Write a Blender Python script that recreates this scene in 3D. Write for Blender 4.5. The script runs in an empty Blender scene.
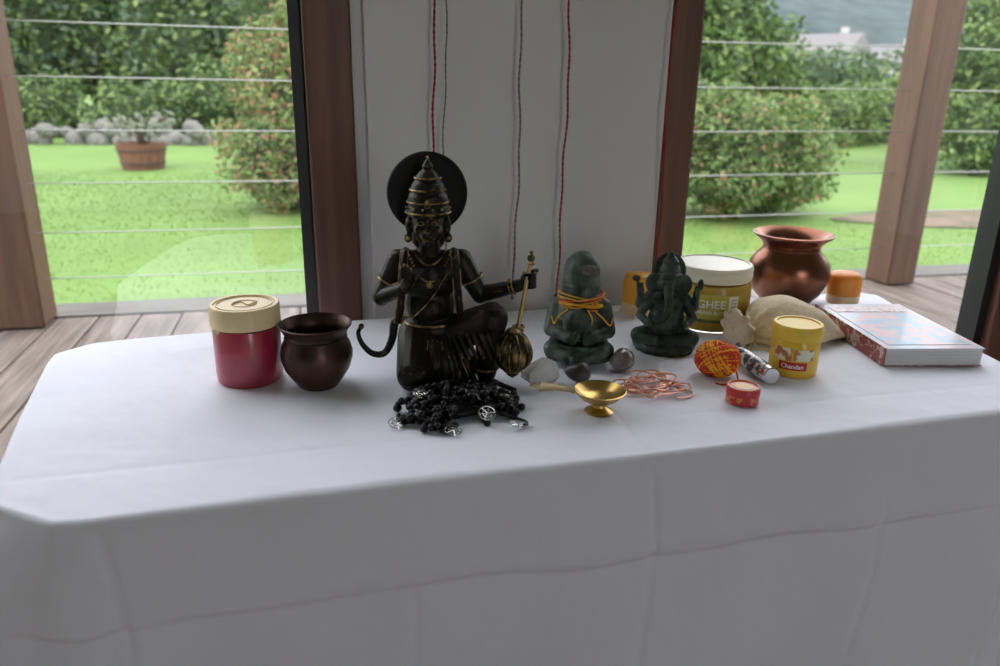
import bpy, bmesh, math, random
import numpy as np
from mathutils import Matrix, Vector, Euler
random.seed(7)
S=bpy.context.scene
S.view_settings.view_transform='Standard'
S.view_settings.look='None'
TZ=0.45
# ------------------------------------------------------------ materials
def nset(n,k,v):
    if k in n.inputs: n.inputs[k].default_value=v
def c4(c): return (c[0],c[1],c[2],1.0)
def mat(name,col,rough=.5,metal=0.0,col2=None,scale=20.0,bump=0.0,bscale=None,detail=4.0,lo=.35,hi=.65,stretch=None,**kw):
    m=bpy.data.materials.new(name); m.use_nodes=True
    nt=m.node_tree; b=nt.nodes['Principled BSDF']
    b.inputs['Base Color'].default_value=c4(col)
    b.inputs['Roughness'].default_value=rough
    b.inputs['Metallic'].default_value=metal
    for k,v in kw.items(): nset(b,k.replace('_',' '),v)
    tc=nt.nodes.new('ShaderNodeTexCoord'); mp=nt.nodes.new('ShaderNodeMapping')
    nt.links.new(tc.outputs['Object'],mp.inputs['Vector'])
    if stretch: mp.inputs['Scale'].default_value=stretch
    if col2 is not None:
        n=nt.nodes.new('ShaderNodeTexNoise'); n.inputs['Scale'].default_value=scale; n.inputs['Detail'].default_value=detail
        nt.links.new(mp.outputs[0],n.inputs['Vector'])
        r=nt.nodes.new('ShaderNodeValToRGB'); r.color_ramp.elements[0].position=lo; r.color_ramp.elements[1].position=hi
        r.color_ramp.elements[0].color=c4(col); r.color_ramp.elements[1].color=c4(col2)
        nt.links.new(n.outputs['Fac'],r.inputs['Fac']); nt.links.new(r.outputs['Color'],b.inputs['Base Color'])
    if bump:
        n2=nt.nodes.new('ShaderNodeTexNoise'); n2.inputs['Scale'].default_value=bscale or scale; n2.inputs['Detail'].default_value=5
        nt.links.new(mp.outputs[0],n2.inputs['Vector'])
        bp=nt.nodes.new('ShaderNodeBump'); bp.inputs['Strength'].default_value=min(1,bump); bp.inputs['Distance'].default_value=.002
        nt.links.new(n2.outputs['Fac'],bp.inputs['Height']); nt.links.new(bp.outputs['Normal'],b.inputs['Normal'])
    return m
def leafmat(name,a,b_,trans=.3):
    m=bpy.data.materials.new(name); m.use_nodes=True; nt=m.node_tree; b=nt.nodes['Principled BSDF']
    g=nt.nodes.new('ShaderNodeNewGeometry'); r=nt.nodes.new('ShaderNodeValToRGB')
    r.color_ramp.elements[0].color=c4(a); r.color_ramp.elements[1].color=c4(b_)
    nt.links.new(g.outputs['Random Per Island'],r.inputs['Fac']); nt.links.new(r.outputs['Color'],b.inputs['Base Color'])
    b.inputs['Roughness'].default_value=.55
    t=nt.nodes.new('ShaderNodeBsdfTranslucent'); nt.links.new(r.outputs['Color'],t.inputs['Color'])
    mx=nt.nodes.new('ShaderNodeMixShader'); mx.inputs[0].default_value=trans
    out=nt.nodes['Material Output']
    nt.links.new(b.outputs[0],mx.inputs[1]); nt.links.new(t.outputs[0],mx.inputs[2]); nt.links.new(mx.outputs[0],out.inputs['Surface'])
    return m
def glassmat(name):
    m=bpy.data.materials.new(name); m.use_nodes=True; nt=m.node_tree
    for n in list(nt.nodes):
        if n.type=='BSDF_PRINCIPLED': nt.nodes.remove(n)
    out=nt.nodes['Material Output']
    t=nt.nodes.new('ShaderNodeBsdfTransparent'); t.inputs[0].default_value=(.99,.99,.99,1)
    g=nt.nodes.new('ShaderNodeBsdfGlossy'); g.inputs['Roughness'].default_value=.0
    f=nt.nodes.new('ShaderNodeLayerWeight'); f.inputs['Blend'].default_value=.5
    p=nt.nodes.new('ShaderNodeMath'); p.operation='POWER'; p.inputs[1].default_value=4.5
    q=nt.nodes.new('ShaderNodeMath'); q.operation='MULTIPLY_ADD'; q.inputs[1].default_value=.80; q.inputs[2].default_value=.16
    nt.links.new(f.outputs['Facing'],p.inputs[0]); nt.links.new(p.outputs[0],q.inputs[0])
    mx=nt.nodes.new('ShaderNodeMixShader')
    nt.links.new(q.outputs[0],mx.inputs[0]); nt.links.new(t.outputs[0],mx.inputs[1]); nt.links.new(g.outputs[0],mx.inputs[2]); nt.links.new(mx.outputs[0],out.inputs['Surface'])
    return m
def patinamat(name,dark,hi,p0=.50,p1=.56,rough=.3,metal=.7,nscale=90):
    m=mat(name,dark,rough,metal,bump=.25,bscale=350); nt=m.node_tree; b=nt.nodes['Principled BSDF']
    g=nt.nodes.new('ShaderNodeNewGeometry'); n=nt.nodes.new('ShaderNodeTexNoise'); n.inputs['Scale'].default_value=nscale
    tc=nt.nodes.new('ShaderNodeTexCoord'); nt.links.new(tc.outputs['Object'],n.inputs['Vector'])
    ma=nt.nodes.new('ShaderNodeMath'); ma.operation='MULTIPLY_ADD'; ma.inputs[1].default_value=.16
    nt.links.new(n.outputs['Fac'],ma.inputs[0]); nt.links.new(g.outputs['Pointiness'],ma.inputs[2])
    r=nt.nodes.new('ShaderNodeValToRGB'); r.color_ramp.elements[0].position=p0+.08; r.color_ramp.elements[1].position=p1+.08
    r.color_ramp.elements[0].color=c4(dark); r.color_ramp.elements[1].color=c4(hi)
    nt.links.new(ma.outputs[0],r.inputs['Fac']); nt.links.new(r.outputs['Color'],b.inputs['Base Color'])
    return m
# ------------------------------------------------------------ mesh builder
class MB:
    def __init__(s): s.v=[]; s.f=[]; s.m=[]
    def add(s,vs,fs,m=0):
        o=len(s.v); s.v+= [tuple(v) for v in vs]; s.f+=[tuple(i+o for i in f) for f in fs]; s.m+=[m]*len(fs)
    def ell(s,c,r,m=0,rot=(0,0,0),seg=20,rings=12):
        if not hasattr(r,'__len__'): r=(r,r,r)
        R=Euler([math.radians(a) for a in rot]).to_matrix(); c=Vector(c); vs=[]; fs=[]
        vs.append(c+R@Vector((0,0,r[2])))
        for i in range(1,rings):
            t=math.pi*i/rings
            for j in range(seg):
                p=2*math.pi*j/seg
                vs.append(c+R@Vector((r[0]*math.sin(t)*math.cos(p),r[1]*math.sin(t)*math.sin(p),r[2]*math.cos(t))))
        vs.append(c+R@Vector((0,0,-r[2]))); n=len(vs)-1
        for j in range(seg):
            k=(j+1)%seg
            fs.append((0,1+j,1+k)); fs.append((n,n-seg+k,n-seg+j))
            for i in range(rings-2): a=1+i*seg; fs.append((a+j,a+seg+j,a+seg+k,a+k))
        s.add(vs,fs,m)
    def tube(s,pts,rad,m=0,seg=10,closed=False,flat=1.0):
        P=[Vector(p) for p in pts]; n=len(P)
        if not hasattr(rad,'__len__'): rad=[rad]*n
        up=None; vs=[]; fs=[]
        for i in range(n):
            if closed: t=P[(i+1)%n]-P[i-1]
            else: t=P[min(i+1,n-1)]-P[max(i-1,0)]
            if t.length<1e-9: t=Vector((0,0,1))
            t.normalize()
            if up is None: up=t.orthogonal().normalized()
            up=(up-t*up.dot(t))
            if up.length<1e-6: up=t.orthogonal()
            up.normalize(); b=t.cross(up)
            for j in range(seg):
                a=2*math.pi*j/seg; vs.append(P[i]+(up*math.cos(a)+b*math.sin(a)*flat)*rad[i])
        for i in range(n if closed else n-1):
            a=i*seg; c=((i+1)%n)*seg
            for j in range(seg): k=(j+1)%seg; fs.append((a+j,a+k,c+k,c+j))
        if not closed:
            fs.append(tuple(range(seg))[::-1]); fs.append(tuple((n-1)*seg+j for j in range(seg)))
        s.add(vs,fs,m)
    def cap(s,a,b,r1,r2,m=0,seg=14):
        s.tube([a,b],[r1,r2],m,seg); s.ell(a,r1,m,seg=seg,rings=8); s.ell(b,r2,m,seg=seg,rings=8)
    def lathe(s,prof,c=(0,0,0),m=0,seg=48,rot=(0,0,0),mod=None):
        R=Euler([math.radians(a) for a in rot]).to_matrix(); c=Vector(c); vs=[]; fs=[]; idx=[]
        for r,z in prof:
            if r<1e-6: idx.append([len(vs)]); vs.append(c+R@Vector((0,0,z)))
            else:
                row=[]
                for j in range(seg):
                    a=2*math.pi*j/seg; rr=r*(mod(a,r,z) if mod else 1); row.append(len(vs)); vs.append(c+R@Vector((rr*math.cos(a),rr*math.sin(a),z)))
                idx.append(row)
        for A,B in zip(idx[:-1],idx[1:]):
            if len(A)==1 and len(B)==1: continue
            for j in range(seg):
                k=(j+1)%seg
                if len(A)==1: fs.append((A[0],B[j],B[k]))
                elif len(B)==1: fs.append((A[j],B[0],A[k]))
                else: fs.append((A[j],B[j],B[k],A[k]))
        s.add(vs,fs,m)
    def box(s,c,d,m=0,rot=(0,0,0)):
        R=Euler([math.radians(a) for a in rot]).to_matrix(); c=Vector(c)
        vs=[c+R@Vector((x*d[0]/2,y*d[1]/2,z*d[2]/2)) for x in(-1,1) for y in(-1,1) for z in(-1,1)]
        s.add(vs,[(0,1,3,2),(4,6,7,5),(0,4,5,1),(2,3,7,6),(0,2,6,4),(1,5,7,3)],m)
    def torus(s,c,R_,r,m=0,rot=(0,0,0),seg=36,ts=8,sc=(1,1,1)):
        R=Euler([math.radians(a) for a in rot]).to_matrix(); c=Vector(c)
        s.tube([c+R@Vector((R_*math.cos(2*math.pi*i/seg)*sc[0],R_*math.sin(2*math.pi*i/seg)*sc[1],0)) for i in range(seg)],r,m,ts,closed=True)
    def obj(s,name,mats,loc=(0,0,0),rotz=0,parent=None,sharp=40,bevel=0,remesh=0,smooth=0):
        me=bpy.data.meshes.new(name); me.from_pydata(s.v,[],s.f)
        for m in mats: me.materials.append(m)
        me.polygons.foreach_set('material_index',s.m)
        bm=bmesh.new(); bm.from_mesh(me); bmesh.ops.recalc_face_normals(bm,faces=bm.faces[:]); bm.to_mesh(me); bm.free()
        me.polygons.foreach_set('use_smooth',[True]*len(me.polygons))
        if sharp: me.set_sharp_from_angle(angle=math.radians(sharp))
        o=bpy.data.objects.new(name,me); S.collection.objects.link(o)
        o.location=loc; o.rotation_euler=(0,0,math.radians(rotz))
        if parent: o.parent=parent
        if bevel:
            b=o.modifiers.new('bev','BEVEL'); b.width=bevel; b.segments=2; b.limit_method='ANGLE'
        if remesh:
            r=o.modifiers.new('rm','REMESH'); r.mode='VOXEL'; r.voxel_size=remesh; r.use_smooth_shade=True
            if smooth: q=o.modifiers.new('sm','SMOOTH'); q.factor=.5; q.iterations=smooth
        return o
def empty(name,loc=(0,0,0),rotz=0):
    e=bpy.data.objects.new(name,None); S.collection.objects.link(e); e.location=loc; e.rotation_euler=(0,0,math.radians(rotz)); e.empty_display_size=.05; return e
def smoothpts(P,n=8,closed=False):
    P=[Vector(p) for p in P]; out=[]; L=len(P)
    rng=range(L) if closed else range(L-1)
    for i in rng:
        if closed: a,b,c,d=P[i-1],P[i],P[(i+1)%L],P[(i+2)%L]
        else: a,b,c,d=P[max(i-1,0)],P[i],P[i+1],P[min(i+2,L-1)]
        for k in range(n):
            t=k/n; out.append(.5*((2*b)+(c-a)*t+(2*a-5*b+4*c-d)*t*t+(3*b-a-3*c+d)*t**3))
    if not closed: out.append(P[-1])
    return out
def cyltext(txt,r,ang,z,size,m,name,parent,ext=.0003):
    cu=bpy.data.curves.new(name,'FONT'); cu.body=txt; cu.size=size; cu.align_x='CENTER'
    cu.offset=size*.015
    o=bpy.data.objects.new(name+'_tmp',cu); S.collection.objects.link(o)
    bpy.context.view_layer.update()
    dg=bpy.context.evaluated_depsgraph_get(); me=bpy.data.meshes.new_from_object(o.evaluated_get(dg))
    bpy.data.objects.remove(o)
    for v in me.vertices:
        a=math.radians(ang)+v.co.x/r; v.co=Vector(((r+ext)*math.cos(a),(r+ext)*math.sin(a),z+v.co.y))
    me.materials.clear(); me.materials.append(m)
    q=bpy.data.objects.new(name,me); S.collection.objects.link(q); q.parent=parent; return q

# ------------------------------------------------------------ common mats
M_white=mat('white_painted_wood',(.68,.67,.66),.55,col2=(.62,.615,.61),scale=6,bump=.12,bscale=60,stretch=(1,1,.15))
M_wall=mat('wall_plaster',(.55,.54,.53),.8,bump=.1,bscale=80)
M_frame=mat('stained_frame_wood',(.17,.07,.04),.45,col2=(.10,.04,.024),scale=18,bump=.25,bscale=60,stretch=(3,3,.15))
M_seal=mat('dark_rubber_seal',(.012,.014,.016),.4,bump=.05)
M_glass=glassmat('window_glass')
M_post=mat('deck_post_wood',(.145,.074,.045),.6,col2=(.090,.045,.029),scale=14,bump=.3,bscale=50,stretch=(4,4,.2))
M_deck=mat('weathered_deck',(.22,.175,.145),.75,col2=(.10,.078,.064),scale=10,bump=.5,bscale=40,stretch=(6,.4,6))
M_decked=mat('weathered_deck_edge',(.16,.15,.13),.8,col2=(.095,.088,.076),scale=12,bump=.4,bscale=40,stretch=(.3,6,6))
M_wire=mat('steel_wire',(.42,.44,.42),.35,.8,bump=.05)
M_floor=mat('interior_floor_wood',(.20,.12,.07),.5,col2=(.14,.08,.05),scale=8,bump=.2,stretch=(6,.5,6))
# ------------------------------------------------------------ room shell
XL,XR,YB,YF,CH=-1.9,3.0,-2.6,1.0,2.4
b=MB(); b.box(((XL+XR)/2,(YB+1.1)/2,-.03),(XR-XL+.2,1.1-YB,.06)); b.obj('floor',[M_floor])
b=MB(); b.box(((XL+XR)/2,(YB+1.1)/2,CH+.05),(XR-XL+.2,1.1-YB+.2,.1)); b.obj('ceiling',[M_wall])
b=MB(); b.box((XL-.05,(YB+YF)/2,CH/2),(.1,YF-YB+.2,CH)); b.obj('wall_left',[M_wall])
b=MB(); b.box((XR+.05,(YB+YF)/2,CH/2),(.1,YF-YB+.2,CH)); b.obj('wall_right',[M_wall])
# back wall, with an unseen opening added to let in fill light
b=MB(); OX0,OX1,OZ=.6,1.32,2.1
b.box(((XL+OX0)/2,YB-.05,CH/2),(OX0-XL,.1,CH)); b.box(((XR+OX1)/2,YB-.05,CH/2),(XR-OX1,.1,CH)); b.box(((OX0+OX1)/2,YB-.05,(OZ+CH)/2),(OX1-OX0,.1,CH-OZ))
b.obj('wall_back',[M_wall])
# front wall : white column + lintel + side piers
b=MB(); b.box((.265,1.06,CH/2),(.40,.12,CH)); b.obj('wall_front',[M_white],bevel=.002)
b=MB(); b.box(((XL+XR)/2,1.06,2.3),(XR-XL,.12,.2)); b.obj('wall_lintel',[M_wall])
b=MB(); b.box((.0575,1.035,1.1),(.015,.05,2.2)); b.obj('trim_1',[M_white])
b=MB(); b.box((2.7,1.06,1.1),(.6,.12,2.2)); b.obj('wall_pier_right',[M_wall])
b=MB(); b.box((-1.75,1.06,1.1),(.3,.12,2.2)); b.obj('wall_pier_left',[M_wall])
def window(name,x0,x1,fl=.06,fr=.06):
    e=empty(name,((x0+x1)/2,1.04,1.1)); ox,oy,oz=e.location
    f=MB()
    f.box((x0+fl/2-ox,1.035-oy,0),(fl,.07,2.2)); f.box((x1-fr/2-ox,1.035-oy,0),(fr,.07,2.2))
    f.box((0,1.035-oy,-1.1+.05),(x1-x0-fl-fr,.069,.1)); f.box((0,1.035-oy,1.1-.04),(x1-x0-fl-fr,.069,.08))
    f.obj('frame',[M_frame],parent=e,bevel=.003)
    g=MB(); a,c=x0+fl-ox-.002,x1-fr-ox+.002; y=1.045-oy
    g.add([(a,y,-1.0),(c,y,-1.0),(c,y,1.02),(a,y,1.02)],[(0,1,2,3)]); g.obj('glass_pane',[M_glass],parent=e,sharp=0)
    q=MB()
    q.box((x1-fr-.008-ox,1.037-oy,.01),(.016,.04,2.02)); q.box((x0+fl+.004-ox,1.037-oy,.01),(.008,.04,2.02))
    q.obj('seal',[M_seal],parent=e)
window('window_1',-1.6,.05,fl=.07,fr=.057)
window('window_2',.465,2.4-1.24,fl=.045,fr=.07)
window('window_3',1.16,2.4,fl=.07,fr=.07)
# ------------------------------------------------------------ deck
b=MB(); x=-3.2
rr=random.Random(3)
while x<5.0:
    w=.118; b.box((x+w/2,1.85,-.02+rr.uniform(-.001,.001)),(w,1.46,.036)); x+=w+.007
b.box((.9,2.66,-.018),(8.2,.14,.04),1); b.box((.9,2.735,-.15),(8.2,.03,.3),1)
b.obj('deck_floor',[M_deck,M_decked],bevel=.002)
def post(name,x0,x1,y0,y1):
    b=MB(); b.box((0,0,1.25),(x1-x0,y1-y0,2.5)); return b.obj(name,[M_post],loc=((x0+x1)/2,(y0+y1)/2,.003),bevel=.006)
post('deck_post',-.965,-.83,2.47,2.6)
post('deck_post.001',2.14,2.265,2.47,2.6)
post('deck_post.002',4.7,4.83,2.47,2.6)
post('deck_post.003',-3.1,-2.97,2.47,2.6)
b=MB()
for z in (.141,.282,.43,.582,.73,.876):
    pts=[]
    for i in range(61):
        xx=-3.0+7.8*i/60; pts.append((xx,2.53,z-.004*math.sin(math.pi*((xx+.9)%3.06)/3.06)))
    b.tube(pts,.0022,0,6)
b.obj('railing_wires',[M_wire])
# ------------------------------------------------------------ garden
def lawn():
    m=bpy.data.materials.new('lawn_grass'); m.use_nodes=True; nt=m.node_tree; B=nt.nodes['Principled BSDF']
    tc=nt.nodes.new('ShaderNodeTexCoord')
    n1=nt.nodes.new('ShaderNodeTexNoise'); n1.inputs['Scale'].default_value=.9; n1.inputs['Detail'].default_value=6
    n2=nt.nodes.new('ShaderNodeTexNoise'); n2.inputs['Scale'].default_value=45; n2.inputs['Detail'].default_value=6
    for n in(n1,n2): nt.links.new(tc.outputs['Object'],n.inputs['Vector'])
    mx=nt.nodes.new('ShaderNodeMix'); mx.data_type='FLOAT'; mx.inputs[0].default_value=.45
    nt.links.new(n1.outputs['Fac'],mx.inputs[2]); nt.links.new(n2.outputs['Fac'],mx.inputs[3])
    r=nt.nodes.new('ShaderNodeValToRGB'); r.color_ramp.elements[0].position=.34; r.color_ramp.elements[1].position=.66
    r.color_ramp.elements[0].color=(.080,.155,.026,1); r.color_ramp.elements[1].color=(.135,.235,.048,1)
    nt.links.new(mx.outputs[0],r.inputs['Fac']); nt.links.new(r.outputs['Color'],B.inputs['Base Color']); B.inputs['Roughness'].default_value=.85
    bp=nt.nodes.new('ShaderNodeBump'); bp.inputs['Distance'].default_value=.012; bp.inputs['Strength'].default_value=.4
    nt.links.new(n2.outputs['Fac'],bp.inputs['Height']); nt.links.new(bp.outputs['Normal'],B.inputs['Normal']); return m
M_lawn=lawn()
N=90; vs=[];fs=[]
for j in range(N+1):
    for i in range(N+1):
        xx=-40+110*i/N; yy=-40+120*j/N
        vs.append((xx,yy,-.31+ (.05*math.sin(xx*.4)*math.sin(yy*.35) if yy>6 else 0)))
for j in range(N):
    for i in range(N): a=j*(N+1)+i; fs.append((a,a+1,a+N+2,a+N+1))
b=MB(); b.add(vs,fs); ground=b.obj('lawn_ground',[M_lawn],sharp=0)
# short grass blades
rng=np.random.default_rng(5)
n=70000
gx=rng.uniform(-3.5,7.5,n); gy=2.8+ (rng.random(n)**1.4)*7.5; a=rng.uniform(0,6.28,n); h=rng.uniform(.006,.018,n); w=.002+.0006*gy
V=np.zeros((n,3,3)); lx=rng.normal(0,.012,n); ly=rng.normal(0,.012,n)
V[:,0]=np.stack([gx-np.cos(a)*w,gy-np.sin(a)*w,np.full(n,-.315)],1); V[:,1]=np.stack([gx+np.cos(a)*w,gy+np.sin(a)*w,np.full(n,-.315)],1); V[:,2]=np.stack([gx+lx,gy+ly,-.31+h],1)
me=bpy.data.meshes.new('grass_blades'); me.from_pydata(V.reshape(-1,3).tolist(),[],np.arange(n*3).reshape(-1,3).tolist())
me.materials.append(leafmat('grass_blade',(.11,.20,.035),(.19,.30,.065),.5))
o=bpy.data.objects.new('grass_blades',me); S.collection.objects.link(o); o.parent=ground
def foliage(name,blobs,n,size,mats,weights=None,seed=1,core=None,trunk=None):
    rng=np.random.default_rng(seed); vol=np.array([r[0]*r[2] for c,r in blobs]); cnt=(n*vol/vol.sum()).astype(int)
    C=[]
    O=[]
    for (c,r),k in zip(blobs,cnt):
        d=rng.normal(size=(k,3)); d/=np.linalg.norm(d,axis=1)[:,None]
        ph=rng.uniform(0,6,6)
        lump=1+.13*np.sin(d[:,0]*6+ph[0])+.12*np.sin(d[:,2]*7+ph[1])+.1*np.sin(d[:,1]*5+d[:,0]*9+ph[2])
        rad=(.62+.42*rng.random(k)**.6)*lump
        C.append(np.array(c)+d*rad[:,None]*np.array(r)); O.append(d)
    C=np.concatenate(C); O=np.concatenate(O); k=len(C)
    nrm=O*.7+rng.normal(size=(k,3))*.7+np.array([0,0,.4]); nrm/=np.linalg.norm(nrm,axis=1)[:,None]
    t=np.cross(nrm,rng.normal(size=(k,3))); t/=np.linalg.norm(t,axis=1)[:,None]; bt=np.cross(nrm,t)
    s=size*rng.uniform(.6,1.3,k)[:,None]
    V=np.stack([C-t*s*.6,C+bt*s*.3+nrm*s*.06,C+t*s*.6,C-bt*s*.3+nrm*s*.06],1).reshape(-1,3)
    V[:,2]=np.maximum(V[:,2],-.3)
    me=bpy.data.meshes.new(name); me.from_pydata(V.tolist(),[],np.arange(k*4).reshape(-1,4).tolist())
    for m in mats: me.materials.append(m)
    w=np.array(weights or [1]*len(mats),float); w/=w.sum()
    me.polygons.foreach_set('material_index',rng.choice(len(mats),k,p=w).astype(np.int32))
    e=empty(name,(blobs[0][0][0],blobs[0][0][1],-.3))
    o=bpy.data.objects.new('leaves',me); S.collection.objects.link(o); o.parent=e; o.location=(-e.location[0],-e.location[1],.3)
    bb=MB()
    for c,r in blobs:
        bb.ell((c[0]-e.location[0],c[1]-e.location[1],c[2]+.3),[q*.66 for q in r],0,seg=16,rings=10)  # solid core added to block light between leaves, coloured dark as inner shade
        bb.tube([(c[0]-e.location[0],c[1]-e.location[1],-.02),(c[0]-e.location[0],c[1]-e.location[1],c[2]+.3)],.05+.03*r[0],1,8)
    bb.obj('shade_core_and_trunks',[core or M_core,M_bark],parent=e,sharp=0)
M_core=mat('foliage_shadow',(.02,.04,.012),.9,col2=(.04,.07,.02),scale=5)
M_bark=mat('bark',(.08,.05,.03),.9,col2=(.04,.03,.02),scale=12,bump=.5)
L_dark=leafmat('leaf_dark',(.026,.060,.018),(.08,.145,.042))
L_mid=leafmat('leaf_mid',(.055,.115,.025),(.15,.24,.065))
L_lite=leafmat('leaf_light',(.12,.19,.04),(.26,.34,.11))
L_blue=leafmat('leaf_bluish',(.055,.095,.06),(.12,.19,.11))
L_red=leafmat('leaf_reddish',(.28,.12,.075),(.42,.25,.13))
rr=random.Random(11)
bl=[]
for i in range(13):
    bl.append(((-9+i*1.05+rr.uniform(-.3,.3),15.6+rr.uniform(-.6,1.2),1.2+rr.uniform(-.3,.6)),(1.25,1.0,1.9)))
foliage('hedge_trees',bl,42000,.14,[L_dark,L_mid,L_blue,L_lite],[4,4,3,2],2)
bl=[]
for i in range(10): bl.append(((-7.5+i*.9+rr.uniform(-.3,.3),13.5+rr.uniform(-.2,.2),.12+rr.uniform(-.1,.25)),(.75,.4,.5)))
foliage('hedge_shrubs',bl,16000,.09,[L_dark,L_mid,L_lite],[3,3,2],3)
foliage('flowering_bush',[((.05,6.7,.42),(.72,.6,.72)),((-.25,6.5,.15),(.5,.45,.45)),((.45,6.6,.9),(.6,.5,.55)),((-.12,6.8,.85),(.42,.4,.42))],28000,.042,[L_mid,L_lite,L_dark,L_red],[2.4,4.2,.6,2.4],4)
foliage('garden_bush',[((3.25,5.6,.22),(.6,.5,.5)),((3.65,5.7,.15),(.45,.45,.42)),((2.8,5.8,.35),(.5,.4,.5))],26000,.042,[L_mid,L_lite,L_dark,L_red],[4,4.5,1.5,.7],5)
foliage('garden_tree',[((5.4,10.6,1.1),(1.0,.9,1.3)),((6.3,10.9,.6),(.9,.7,1.0)),((4.6,10.4,1.6),(.9,.8,1.3))],22000,.10,[L_mid,L_dark,L_lite],[4,3,3],6)
foliage('boundary_shrubs',[((8.6,12.2,.1),(1.0,.7,.6)),((10.2,12.8,.05),(1.1,.7,.65)),((11.8,13,.3),(1.2,.8,.9)),((13.5,13.2,.4),(1.2,.8,1.2)),((7,12.9,.1),(.9,.6,.6))],24000,.10,[L_mid,L_lite,L_dark],[3,3,1],7)
foliage('corner_tree',[((8.3,8.4,1.0),(.75,.7,1.2)),((9.2,8.8,.8),(.9,.7,1.3)),((7.9,8.0,.2),(.5,.4,.55)),((10.2,8.6,1.2),(.9,.7,1.5))],24000,.075,[L_mid,L_dark,L_lite],[4,2,3],8)
bl=[((4+i*2.8+rr.uniform(-.6,.6),24+rr.uniform(-2,2),.3+rr.uniform(-.3,.3)),(2.0,1.4,1.2)) for i in range(12)]
foliage('distant_trees',bl,22000,.22,[L_dark,L_mid,L_blue],[2,2,3],9)
# forested hill
M_hill=mat('forest_hill',(.020,.036,.040),.95,col2=(.042,.068,.068),scale=.25,detail=8,lo=.4,hi=.62)
vs=[];fs=[];NX,NY=120,30; rn=random.Random(4)
for j in range(NY+1):
    for i in range(NX+1):
        xx=-160+520*i/NX; yy=95+150*j/NY
        vs.append((xx,yy+6*math.sin(xx*.05),-2+46*(j/NY)**.9*(1+.12*math.sin(xx*.03)+.05*math.sin(xx*.11))+rn.uniform(-.7,.7)))
for j in range(NY):
    for i in range(NX): a=j*(NX+1)+i; fs.append((a,a+1,a+NX+2,a+NX+1))
b=MB(); b.add(vs,fs); b.obj('forest_hill',[M_hill],sharp=0)
# houses
M_hw=mat('house_render',(.40,.39,.37),.8,bump=.1); M_roof=mat('slate_roof',(.13,.125,.13),.7,col2=(.18,.165,.165),scale=3); M_dk=mat('dark_window',(.03,.035,.04),.2)
def house(name,loc,w,d,h,rz):
    b=MB(); b.box((0,0,h/2),(w,d,h),0)
    rh=d*.36; o=.3
    b.add([(-w/2-o,-d/2-o,h-.1),(w/2+o,-d/2-o,h-.1),(w/2+o,d/2+o,h-.1),(-w/2-o,d/2+o,h-.1),(-w/2-o,0,h+rh),(w/2+o,0,h+rh)],[(0,1,5,4),(3,4,5,2),(0,4,3),(1,2,5),(0,3,2,1)],1)
    for i in range(3):
        for z in (1.4,2.9):
            if z<h: b.box((-w/3+i*w/3,-d/2-.02,z),(.7,.06,.9),2)
    b.box((w*.25,.3,h+rh),(.5,.5,1.0),0)
    b.obj(name,[M_hw,M_roof,M_dk],loc=loc,rotz=rz)
house('house',(44.5,64,-.3),6,4.5,3.5,-60); house('house.001',(50.5,63,-.3),5,4,2.9,-40)
# stone row
M_rock=mat('grey_rock',(.20,.195,.185),.9,col2=(.11,.105,.095),scale=6,bump=.6,bscale=14)
b=MB(); rr=random.Random(5)
for i in range(60):
    xx=-5.6+i*.068+rr.uniform(-.05,.05); r=rr.uniform(.09,.2)
    b.ell((xx,12.4+rr.uniform(-.2,.2),-.3+r*.5+ (rr.random()<.4)*.16),(r,r*.8,r*.75),0,(rr.uniform(0,60),rr.uniform(0,60),rr.uniform(0,90)),7,5)
b.obj('stone_row',[M_rock],sharp=15)
# barrel planter
M_bar=mat('barrel_wood',(.18,.07,.04),.7,col2=(.10,.04,.024),scale=10,bump=.4,stretch=(3,3,.4)); M_hoop=mat('rusty_hoop',(.06,.045,.04),.6,.6)
e=empty('barrel_planter',(-1.9,9.5,-.3))
b=MB(); b.lathe([(0,0),(.22,0),(.27,.28),(.25,.28),(.235,.24),(0,.24)],m=0,seg=24,mod=lambda a,r,z:1+.012*math.cos(12*a))
b.torus((0,0,.07),.237,.009,1); b.torus((0,0,.21),.262,.009,1); b.obj('half_barrel',[M_bar,M_hoop],parent=e)
b=MB()
for i in range(22):
    a=rr.uniform(0,6.28); l=rr.uniform(.1,.3); t=rr.uniform(.2,.9)
    p=[(0+.05*math.cos(a),.05*math.sin(a),.22),(.1*math.cos(a)*t+.04,.1*math.sin(a)*t,.26+l*.6),(l*math.cos(a)*1.2,l*math.sin(a),.28+l)]
    b.tube(smoothpts(p,5),.010,0,5)
    for k in range(7): b.ell((p[2][0]+rr.uniform(-.09,.09),p[2][1]+rr.uniform(-.07,.07),p[2][2]+rr.uniform(-.09,.05)),(.035,.018,.010),1,(rr.uniform(0,90),rr.uniform(0,90),0),6,4)
b.obj('plant',[M_bark,mat('grey_green_leaf',(.14,.165,.115),.7,col2=(.22,.23,.18),scale=5)],parent=e)
# garden bed
b=MB(); M_soil=mat('garden_soil',(.18,.125,.09),.95,col2=(.09,.085,.045),scale=5,bump=.6)
pts=[]
for i in range(40):
    a=2*math.pi*i/40; pts.append((5.6+1.5*math.cos(a)*(1+.08*math.sin(5*a)),5.3+.42*math.sin(a)*(1+.15*math.sin(3*a)),-.30))
pts.append((5.6,5.3,-.26)); b.add(pts,[(i,(i+1)%40,40) for i in range(40)]); b.obj('soil_bed',[M_soil],sharp=0)

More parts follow.
